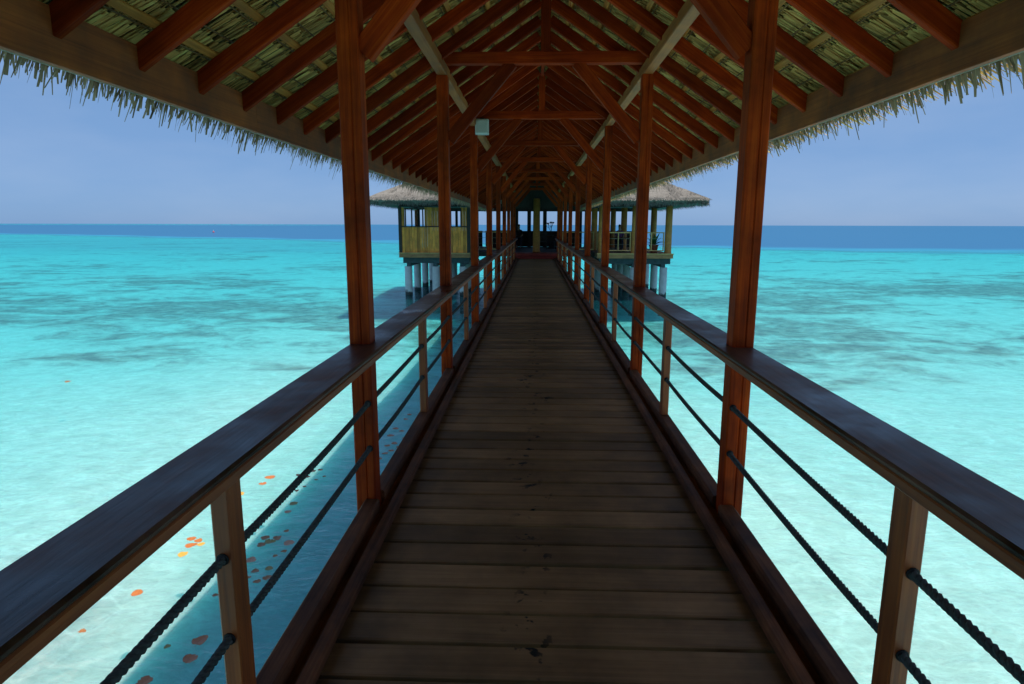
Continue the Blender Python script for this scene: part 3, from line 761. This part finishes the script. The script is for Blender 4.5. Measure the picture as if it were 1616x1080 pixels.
gp = mesh_of('added_gable_shade', [(x_, y_, z_) for y_ in (33.56, 33.62) for x_, z_ in ((-2.4, 2.50), (2.6, 2.50), (2.6, 2.72), (0.1, 4.2), (-2.4, 2.72))], [(0, 1, 2, 3, 4), (9, 8, 7, 6, 5), (0, 5, 6, 1), (1, 6, 7, 2), (2, 7, 8, 3), (3, 8, 9, 4), (4, 9, 5, 0)], M_DARK)  # dark sheet added to stand for the shade in the gable end
obj('added_gable_shade', gp, pav)
# balustrade panels
def panel(p0, p1, z0=0.40, z1=1.28):
    p0 = Vector(p0); p1 = Vector(p1); d = (p1 - p0).normalized()
    bal = beam('balustrade', (p0.x, p0.y, z1), (p1.x, p1.y, z1), 0.07, 0.05, M_CREAM, pav)
    beam('lower_rail', (p0.x, p0.y, z0), (p1.x, p1.y, z0), 0.06, 0.05, M_CREAM, bal)
    n = max(2, round((p1 - p0).length / 0.8))
    for i in range(n + 1):
        q = p0 + d * ((p1 - p0).length * i / n)
        q = q + d * (0.03 if i == 0 else -0.03 if i == n else 0)
        beam('upright', (q.x, q.y, z0 + .026), (q.x, q.y, z1 - .026), 0.055, 0.055, M_CREAM, bal, up=(0, 1, 0))
    for k in (1, 2):
        z = z0 + (z1 - z0) * k / 3
        beam('wire', (p0.x, p0.y + .001, z), (p1.x, p1.y + .001, z), 0.014, 0.014, M_TRIM, bal, c=0.003)
panel((RX0 + .30, YF + .25, 0), (4.81, YF + .25, 0))
panel((5.19, YF + .25, 0), (RX1 - .40, YF + .25, 0))
panel((RX0 - .02, YF + .5, 0), (RX0 - .02, 33.2, 0))
panel((CX + 1.35, 33.5, 0), (RX0 - .15, 33.5, 0))
panel((LX1 + .10, 33.5, 0), (CX - 1.35, 33.5, 0))
# roof: hipped, thick weathered thatch, open where the walkway canopy runs in
EX0, EX1, EY0, EY1, EZ, P = -8.0, 8.1, 30.55, 43.2, 2.62, 0.50
gx = np.arange(EX0, EX1 + .01, 0.23); gx[-1] = EX1
gy = np.arange(EY0, EY1 + .01, 0.23); gy[-1] = EY1
def roof_z(x, y): return EZ + P * min(x - EX0, EX1 - x, y - EY0, EY1 - y)
vt, ft = [], []
vid = {}
for j, yv in enumerate(gy):
    for i, xv in enumerate(gx):
        vid[(i, j)] = len(vt)
        b = 0.05 * mnoise.noise((xv * 1.3, yv * 1.3, 2)) + 0.03 * mnoise.noise((xv * 4, yv * 4, 5))
        vt.append((xv + random.uniform(-.02, .02), yv + random.uniform(-.03, .03), roof_z(xv, yv) + b))
for j in range(len(gy) - 1):
    for i in range(len(gx) - 1):
        xm, ym = (gx[i] + gx[i + 1]) / 2, (gy[j] + gy[j + 1]) / 2
        if abs(xm - 0.1) < 1.75 and ym < 33.0: continue
        ft.append((vid[(i, j)], vid[(i + 1, j)], vid[(i + 1, j + 1)], vid[(i, j + 1)]))
rt = obj('thatch_roof', mesh_of('thatch_roof', vt, ft, M_OLDTHATCH, True), pav)
so = rt.modifiers.new('thick', 'SOLIDIFY'); so.thickness = 0.26; so.offset = 1.0
# loose straw over the front and side slopes and the eave
n = 26000
xr = rng.uniform(EX0, EX1, n); yr = EY0 + (rng.random(n) ** 1.4) * 5.2
ok = (np.abs(xr - .1) > 1.8) | (yr > 33.3); xr, yr = xr[ok], yr[ok]; n = len(xr)
a4 = np.stack([xr - EX0, EX1 - xr, yr - EY0, EY1 - yr], 1); wh = a4.argmin(1); zz = EZ + P * a4.min(1) + 0.28
dn = np.array([[-1, 0, -P], [1, 0, -P], [0, -1, -P], [0, 1, -P]], float); dn = unit(dn)[wh]
sdv = np.array([[0, 1, 0], [0, 1, 0], [1, 0, 0], [1, 0, 0]], float)[wh]
lift = rng.normal(0.03, 0.05, n)
d = unit(dn + sdv * rng.normal(0, .15, n)[:, None] + np.array([0, 0, 1])[None] * lift[:, None])
g = np.clip(rng.normal(0.95, 0.25, n), .35, 1.5)[:, None]
tone = np.array([0.27, 0.245, 0.215])[None] * g
base = np.stack([xr, yr, zz], 1)
blades('straw', (base, d, sdv, rng.uniform(.2, .38, n), rng.uniform(.02, .045, n), tone, np.zeros((n, 3)), np.full(n, .5)), M_FRINGE, pav, seg=1)
n = 9000
side_i = rng.integers(0, 3, n)
tpar = rng.random(n)
bx_ = np.where(side_i == 0, EX0 + tpar * (EX1 - EX0), np.where(side_i == 1, EX0, EX1))
by_ = np.where(side_i == 0, EY0, EY0 + tpar * (EY1 - EY0))
ok = ~((side_i == 0) & (np.abs(bx_ - .1) < 1.9)); bx_, by_, side_i = bx_[ok], by_[ok], side_i[ok]; n = len(bx_)
dn = np.array([[0, -.7, -1], [-.7, 0, -1], [.7, 0, -1]], float)[side_i]
sdv = np.array([[1, 0, 0], [0, 1, 0], [0, 1, 0]], float)[side_i]
d = unit(dn + rng.normal(0, .14, (n, 3)))
base = np.stack([bx_, by_, np.full(n, EZ) + rng.uniform(0.02, .22, n)], 1)
tone = np.array([0.27, 0.245, 0.215])[None] * np.clip(rng.normal(0.9, 0.25, n), .3, 1.4)[:, None]
blades('eave_straw', (base, d, sdv, rng.uniform(.08, .22, n), rng.uniform(.02, .04, n), tone, np.zeros((n, 3)), np.full(n, .3)), M_FRINGE, pav, seg=1)

# ------------------------------------------------------------------ furniture, plants and guests in the pavilion
def table(x, y, label, parent=None):
    t = empty('dining_table', (x, y, FL)); tag(t, label, 'table', 'tables in the pavilion')
    obj('table_top', lathe_mesh('table_top', [(0.40, 0.70), (0.42, 0.715), (0.42, 0.735), (0.40, 0.745)], M_KERB, 20), t, Matrix.Translation((x, y, FL)))
    obj('pedestal', lathe_mesh('pedestal', [(0.24, 0.0), (0.22, 0.03), (0.045, 0.08), (0.04, 0.69)], M_DARK, 12), t, Matrix.Translation((x, y, FL)))
def chair(x, y, yaw, label, mat=None):
    mat = mat or M_DARK
    c = empty('dining_chair', (x, y, FL)); tag(c, label, 'chair', 'chairs in the pavilion')
    B = Matrix.Translation((x, y, FL)) @ Matrix.Rotation(yaw, 4, 'Z')
    def bb(n, p0, p1, w, h, up=(0, 0, 1)):
        m, L = frame(p0, p1, up)
        k = ('chair' + n, round(L, 3), w, h, mat.name)
        if k not in BEAMS: BEAMS[k] = prism_mesh(n, rect_prof(w, h), L, mat)
        return obj(n, BEAMS[k], c, B @ m)
    bb('seat', (-.22, 0, .44), (.22, 0, .44), .44, .05)
    for sx in (-.19, .19):
        bb('leg', (sx, .19, 0), (sx, .19, .413), .04, .04, (0, 1, 0)); bb('leg', (sx, -.19, 0), (sx, -.19, .413), .04, .04, (0, 1, 0))
        bb('back_post', (sx, -.20, .467), (sx, -.26, .95), .04, .04, (0, 1, 0))
    for z in (.62, .76, .90):
        bb('back_slat', (-.168, -.215 - (z - .6) * .1, z), (.168, -.215 - (z - .6) * .1, z), .025, .09)

def person(x, y, yaw, shirt, trousers, skin, hair, label, seat=0.47):
    """seated figure, one skinned body; hair and clothes as children"""
    p = empty('person', (x, y, FL)); tag(p, label, 'person')
    B = Matrix.Translation((x, y, FL)) @ Matrix.Rotation(yaw, 4, 'Z')
    def skinned(name, V, E, Rd, mat, root=0, sub=2):
        me = bpy.data.meshes.new(name); me.from_pydata(V, E, []); me.materials.append(mat)
        o = obj(name, me, p, B)
        o.modifiers.new('skin', 'SKIN').use_smooth_shade = True
        for i, r in enumerate(Rd): me.skin_vertices[0].data[i].radius = r if isinstance(r, tuple) else (r, r)
        me.skin_vertices[0].data[root].use_root = True
        sb = o.modifiers.new('sub', 'SUBSURF'); sb.levels = sub; sb.render_levels = sub
        return o
    s0 = seat + 0.10
    V = [(0, 0, s0), (0, .01, s0 + .18), (0, .02, s0 + .36), (0, .02, s0 + .48), (0, .035, s0 + .57), (0, .05, s0 + .66), (0, .055, s0 + .78)]
    E = [(0, 1), (1, 2), (2, 3), (3, 4), (4, 5), (5, 6)]
    Rd = [(.15, .12), (.135, .10), (.155, .11), (.10, .08), .05, .078, .075]
    for sx in (-1, 1):
        b = len(V)
        V += [(sx * .17, .02, s0 + .44), (sx * .22, .06, s0 + .20), (sx * .15, .28, s0 + .15), (sx * .12, .37, s0 + .16)]
        E += [(3, b), (b, b + 1), (b + 1, b + 2), (b + 2, b + 3)]
        Rd += [.058, .045, .034, .03]
        for q in range(5):                       # fingers
            fx = sx * (.12 + (q - 2) * .016); ln = (.045, .07, .078, .072, .055)[q]
            V += [(fx, .40 if q else .385, s0 + .155), (fx + (sx * -.02 if q == 0 else 0), .40 + ln, s0 + .145)]
            k = len(V); E += [(b + 3, k - 2), (k - 2, k - 1)]; Rd += [.010, .008]
        b = len(V)
        V += [(sx * .09, .06, s0 - .02), (sx * .11, .44, s0 - .02), (sx * .11, .46, .10), (sx * .11, .48, .045), (sx * .12, .60, .035)]
        E += [(0, b), (b, b + 1), (b + 1, b + 2), (b + 2, b + 3), (b + 3, b + 4)]
        Rd += [.085, .06, .042, .04, .03]
    skinned('body', V, E, Rd, skin, 0)
    V = [(0, 0, s0 - .02), (0, .01, s0 + .18), (0, .02, s0 + .36), (0, .02, s0 + .485)]
    E = [(0, 1), (1, 2), (2, 3)]; Rd = [(.165, .135), (.15, .118), (.17, .128), (.105, .085)]
    for sx in (-1, 1):
        b = len(V); V += [(sx * .175, .02, s0 + .445), (sx * .215, .055, s0 + .25)]; E += [(3, b), (b, b + 1)]; Rd += [.07, .058]
    skinned('shirt', V, E, Rd, shirt, 0)
    V = [(0, 0, s0 - .01)]; E = []; Rd = [(.165, .135)]
    for sx in (-1, 1):
        b = len(V); V += [(sx * .09, .06, s0 - .02), (sx * .11, .44, s0 - .02), (sx * .11, .46, .14)]; E += [(0, b), (b, b + 1), (b + 1, b + 2)]; Rd += [.095, .072, .056]
    skinned('trousers', V, E, Rd, trousers, 0)
    skinned('hair', [(0, .01, s0 + .70), (0, .02, s0 + .79), (0, .07, s0 + .845)], [(0, 1), (1, 2)], [.075, .082, .06], hair, 0)
M_SK1 = plain('skin_tone', (0.32, 0.18, 0.11), 0.55, var=0.08); M_HAIR = plain('dark_hair', (0.02, 0.015, 0.012), 0.6)
M_SH1 = plain('purple_shirt', (0.16, 0.05, 0.14), 0.8); M_SH2 = plain('black_shirt', (0.02, 0.02, 0.025), 0.8); M_TR = plain('navy_trousers', (0.03, 0.035, 0.06), 0.85); M_SH3 = plain('grey_shirt', (0.25, 0.26, 0.28), 0.8)

chair(4.55, 34.6, R(180), 'dark slatted chair holding the guest in the purple shirt')
person(4.55, 34.62, R(180), M_SH1, M_TR, M_SK1, M_HAIR, 'seated guest in a purple shirt behind the cream balustrade')
table(4.55, 33.8, 'round dark table in front of the guest in purple')
chair(5.6, 34.3, R(120), 'empty dark slatted chair near the potted palm')
table(5.9, 38.2, 'round dark table at the back of the open wing')
chair(5.2, 38.4, R(-90), 'dark slatted chair at the back table of the open wing')
table(-1.25, 38.6, 'round dark table in the hall behind the steps')
chair(-0.95, 39.6, R(180), 'dark slatted chair holding the guest in black')
person(-0.95, 39.62, R(180), M_SH2, M_TR, M_SK1, M_HAIR, 'seated guest in black silhouetted against the hall opening')
chair(-1.3, 37.4, R(10), 'dark slatted chair turned to the hall table')
table(0.9, 38.0, 'round dark table beside the branching potted plant')
chair(1.5, 37.3, R(30), 'dark slatted chair beside the branching potted plant')
chair(0.5, 36.9, R(0), 'dark slatted chair behind the round hall column')
# long bar in the dark hall
bar = empty('bar_counter', (CX, 40.2, FL)); tag(bar, 'long dark bar counter along the back of the hall', 'counter')
beam('front_panel', (-2.6, 40.3, FL + .50), (-1.5, 40.3, FL + .50), 0.5, 0.98, M_DARK, bar)
beam('counter_top', (-2.65, 40.3, FL + 1.02), (-1.45, 40.3, FL + 1.02), 0.6, 0.05, M_KERB, bar)

M_POT = plain('terracotta_pot', (0.30, 0.09, 0.05), 0.7); M_LEAF = plain('plant_leaf', (0.05, 0.11, 0.03), 0.5); M_STEM = plain('plant_stem', (0.09, 0.07, 0.04), 0.8); M_DPOT = plain('dark_pot', (0.04, 0.04, 0.045), 0.6)
def tube(pts, rad, n=6):
    v, f = [], []
    for i, (p, r) in enumerate(zip(pts, rad)):
        p = Vector(p); t = (Vector(pts[min(i + 1, len(pts) - 1)]) - Vector(pts[max(i - 1, 0)])).normalized()
        a = t.orthogonal().normalized(); b = t.cross(a)
        for k in range(n):
            q = 2 * math.pi * k / n; v.append(tuple(p + a * (r * math.cos(q)) + b * (r * math.sin(q))))
    for i in range(len(pts) - 1):
        for k in range(n):
            f.append((i * n + k, i * n + (k + 1) % n, (i + 1) * n + (k + 1) % n, (i + 1) * n + k))
    return v, f
def potted(x, y, label, kind):
    p = empty('potted_plant', (x, y, FL)); tag(p, label, 'plant')
    T = Matrix.Translation((x, y, FL))
    rnd = random.Random(int(x * 100))
    obj('pot', lathe_mesh('pot', [(0.15, 0), (0.17, .02), (0.23, .36), (0.25, .37), (0.25, .42), (0.21, .42), (0.20, .37)], M_POT if kind == 'palm' else M_DPOT, 16), p, T)
    V, F = [], []
    if kind == 'palm':
        for k in range(16):
            a = k * 2.4; ln = rnd.uniform(.55, .95); el = rnd.uniform(.5, 1.3)
            pts = [(math.cos(a) * ln * t * math.cos(el), math.sin(a) * ln * t * math.cos(el), .38 + ln * (t * math.sin(el) - .45 * t * t * (1.4 - el) )) for t in (0, .3, .6, 1)]
            m = []
            sd_ = Vector((-math.sin(a), math.cos(a), 0))
            b = len(V)
            for t, q in zip((0.015, .07, .06, .005), pts):
                V.append(tuple(Vector(q) - sd_ * t)); V.append(tuple(Vector(q) + sd_ * t + Vector((0, 0, .012))))
            for i in range(3): F.append((b + 2 * i, b + 2 * i + 1, b + 2 * i + 3, b + 2 * i + 2))
        obj('leaves', mesh_of('leaves', V, F, M_LEAF), p, T)['kind'] = 'stuff'
        v, f = tube([(0, 0, .36), (0, 0, .5)], [.04, .03]); obj('stem', mesh_of('stem', v, f, M_STEM), p, T)
    else:
        SV, SF = [], []
        def br(p0, d, ln, r, lv):
            p0 = Vector(p0); p1 = p0 + d * ln
            v, f = tube([p0, (p0 + p1) / 2 + Vector((rnd.uniform(-.02, .02), 0, 0)), p1], [r, r * .85, r * .7]); o_ = len(SV)
            SV.extend(v); SF.extend([tuple(i + o_ for i in q) for q in f])
            if lv == 0:
                for _ in range(7):
                    dd = (d + Vector((rnd.uniform(-1, 1), rnd.uniform(-1, 1), rnd.uniform(-.3, 1)))).normalized()
                    sd_ = dd.orthogonal().normalized(); b = len(V); w = .022; l = rnd.uniform(.10, .17)
                    V.extend([tuple(p1), tuple(p1 + dd * l * .5 + sd_ * w), tuple(p1 + dd * l), tuple(p1 + dd * l * .5 - sd_ * w)]); F.append((b, b + 1, b + 2, b + 3))
                return
            for _ in range(3):
                dd = (d * 1.2 + Vector((rnd.uniform(-.8, .8), rnd.uniform(-.6, .6), rnd.uniform(0, .5)))).normalized()
                br(p1, dd, ln * .72, r * .62, lv - 1)
        br((0, 0, .36), Vector((0, 0, 1)), .5, .028, 2)
        obj('stem', mesh_of('stem', SV, SF, M_STEM), p, T)
        obj('leaves', mesh_of('leaves', V, F, M_LEAF), p, T)['kind'] = 'stuff'
potted(6.05, 32.7, 'leafy palm in a terracotta pot behind the cream balustrade', 'palm')
potted(1.05, 38.9, 'branching plant in a dark pot silhouetted in the hall', 'branch')

# ------------------------------------------------------------------ floating leaves and a buoy
def px(x, y, z):
    """point of height z seen at photo pixel (x,y)"""
    v = cam.matrix_world.to_3x3() @ Vector(((x - 808) / 1000, -(y - 540) / 1000, -1))
    t = (z - EYE) / v.z
    return Vector((0, 0, EYE)) + v * t
def leaf_mat(name, c):
    m = plain(name, c, 0.45, var=0.35, scale=14, bump=0.1, spec=0.5); return m
LEAF = {'orange': leaf_mat('orange_leaf', (0.50, 0.15, 0.025)), 'brown': leaf_mat('brown_leaf', (0.36, 0.14, 0.04)), 'yellow': leaf_mat('yellow_leaf', (0.68, 0.36, 0.05)), 'red': leaf_mat('reddish_leaf', (0.46, 0.15, 0.05)), 'green': leaf_mat('olive_leaf', (0.28, 0.22, 0.05)), 'pink': leaf_mat('pinkish_leaf', (0.55, 0.25, 0.14))}
def leaf_mesh(mat, seed):
    """heart-shaped sea-almond leaf, folded along its midrib, edge curled and bitten"""
    r = random.Random(seed); n = 13
    fold = r.uniform(.05, .22); curl = r.uniform(.05, .3); skew = r.uniform(-.12, .12)
    mid, lf, rt_ = [], [], []
    for i in range(n):
        t = i / (n - 1)
        w = 0.46 * math.sin(math.pi * t) ** .55 * (1 + .14 * math.cos(math.pi * t)) if 0 < i < n - 1 else 0.0
        x = t - .5
        z = curl * (t - .5) ** 2
        mid.append((x, skew * math.sin(t * 3.1), z))
        for sgn, arr in ((1, lf), (-1, rt_)):
            ww = w * r.uniform(.88, 1.08) * (r.uniform(.6, .8) if r.random() < .1 else 1)
            arr.append((x - .13 * (1 - t) * (w > 0), skew * math.sin(t * 3.1) + sgn * ww, z + fold * ww * r.uniform(.6, 1.2)))
    v = mid + lf + rt_; f = []
    for i in range(n - 1):
        f.append((i, i + 1, n + i + 1, n + i)); f.append((i + 1, i, 2 * n + i, 2 * n + i + 1))
    b = len(v)
    v += [(-.48, -.012, .02), (-.48, .012, .02), (-.74, .03, .03), (-.74, .012, .03)]; f.append((b, b + 1, b + 2, b + 3))
    return mesh_of('leaf', v, f, mat, False)
LM = {c: [leaf_mesh(m, i * 7 + 3 + len(c)) for i in range(5)] for c, m in LEAF.items()}
SPOTS = [(425, 754, 'orange', .15), (414, 764, 'orange', .11), (380, 780, 'yellow', .11), (463, 796, 'green', .12), (455, 808, 'pink', .09), (493, 744, 'red', .10), (471, 750, 'red', .09), (484, 753, 'red', .10), (505, 742, 'red', .08),
         (301, 851, 'orange', .11), (314, 854, 'orange', .10), (303, 862, 'orange', .13), (318, 859, 'yellow', .09), (289, 876, 'yellow', .12), (419, 850, 'brown', .11), (427, 855, 'green', .13), (439, 850, 'brown', .11), (411, 860, 'brown', .11), (455, 858, 'pink', .13), (397, 884, 'pink', .13), (404, 901, 'brown', .09), (425, 897, 'green', .09), (423, 912, 'brown', .10), (405, 918, 'brown', .08), (215, 936, 'orange', .12), (130, 997, 'brown', .07), (319, 1011, 'red', .14), (299, 1040, 'red', .13), (263, 1021, 'green', .06), (108, 603, 'brown', .16),
         (625, 677, 'red', .12), (634, 681, 'red', .10), (617, 688, 'red', .13), (623, 700, 'red', .12), (612, 704, 'red', .11), (629, 706, 'red', .10), (618, 712, 'red', .10), (376, 1012, 'brown', .08), (226, 1078, 'red', .13),
         (447, 871, 'brown', .07), (452, 838, 'brown', .07), (433, 878, 'brown', .06), (391, 912, 'brown', .06), (468, 775, 'brown', .07), (481, 768, 'brown', .06), (499, 757, 'brown', .06), (512, 752, 'brown', .06), (415, 935, 'brown', .06), (340, 940, 'brown', .06),
         (640, 662, 'red', .10), (646, 655, 'red', .10), (607, 716, 'red', .10), (600, 724, 'red', .09), (638, 692, 'red', .08)]
SHARE = {'orange': 'orange heart-shaped leaf afloat on bright water by the rope railing', 'yellow': 'yellow leaf afloat near the orange leaves by the rope railing', 'brown': 'brown curled leaf floating on the water by the rope railing',
         'red': 'dull red leaf drifting on the shaded water beside the boardwalk', 'green': 'olive leaf floating among brown leaves in the canopy shade', 'pink': 'pinkish wilted leaf floating in the canopy shade'}
OWN = {(425, 754): 'largest orange leaf beside the shadow edge, cup-shaped and bright', (414, 764): 'smaller orange leaf just beside the largest bright orange leaf', (380, 780): 'lone yellow leaf near the handrail baluster, close to the shadow edge',
       (463, 796): 'olive leaf alone in the shade beyond the near baluster', (455, 808): 'small pinkish leaf just below the lone olive leaf in the shade',
       (289, 876): 'yellow leaf at the edge of the small orange leaf cluster', (318, 859): 'small yellow leaf tucked among the three orange leaves',
       (303, 862): 'broad orange leaf in the middle of the small sunlit cluster', (455, 858): 'pinkish leaf drifting beside the four brown and olive leaves', (397, 884): 'pinkish wilted leaf right beside the near baluster',
       (427, 855): 'olive leaf in the middle of the four brown leaves', (425, 897): 'small olive leaf above a brown leaf near the lower rope', (423, 912): 'brown leaf just below the small olive leaf',
       (404, 901): 'small brown leaf close to the near baluster, below the pinkish leaf', (405, 918): 'tiniest brown leaf in the shade by the near baluster',
       (215, 936): 'lone bright orange leaf over pale rippled sand', (130, 997): 'tiny brown leaf alone over the brightest sand', (319, 1011): 'large dull red leaf between the two near rope lines', (299, 1040): 'dull red leaf next to the large one by the near ropes',
       (263, 1021): 'tiny olive leaf near the two large dull red leaves', (108, 603): 'lone brown leaf far out on open turquoise water', (376, 1012): 'small brown leaf behind the foot of the near baluster', (226, 1078): 'dull red leaf below the near rope over pale sand',
       (301, 851): 'orange leaf at the far side of the small sunlit cluster', (314, 854): 'orange leaf touching the small yellow leaf in the sunlit cluster'}
for x, y, c, sz in SPOTS:
    p = px(x, y, WATER_Z + 0.006)
    o = obj('floating_leaf', random.choice(LM[c]), None, Matrix.Translation(p) @ Matrix.Rotation(random.uniform(0, 6.28), 4, 'Z') @ Matrix.Diagonal((sz * .95, sz * .95, sz * .95, 1)))
    far_red = c == 'red' and x >= 600
    lab = OWN.get((x, y)) or ('dull red leaf in the far drift beside the boardwalk edge' if far_red else 'dull red leaf in the group by the upper rope beside the shadow edge' if c == 'red' else 'tiny brown leaf scattered in the shade around the larger leaves' if sz < .075 else 'brown leaf among the four brown and olive leaves in the shade')
    tag(o, lab, 'leaf', 'leaves floating beside the boardwalk')

by = px(337, 367, WATER_Z)
bu = empty('marker_buoy', by); tag(bu, 'small red and white marker buoy far out on the lagoon edge', 'buoy')
M_BUOYR = plain('buoy_red', (0.6, 0.06, 0.05), 0.4)
T = Matrix.Translation(by)
obj('float', lathe_mesh('float', [(0.25, -.3), (0.42, -.1), (0.42, .25), (0.25, .42)], M_BUOYR, 14), bu, T)
obj('mast', lathe_mesh('mast', [(0.10, .42), (0.09, .95), (0.02, 1.0)], M_WHITE, 10), bu, T)
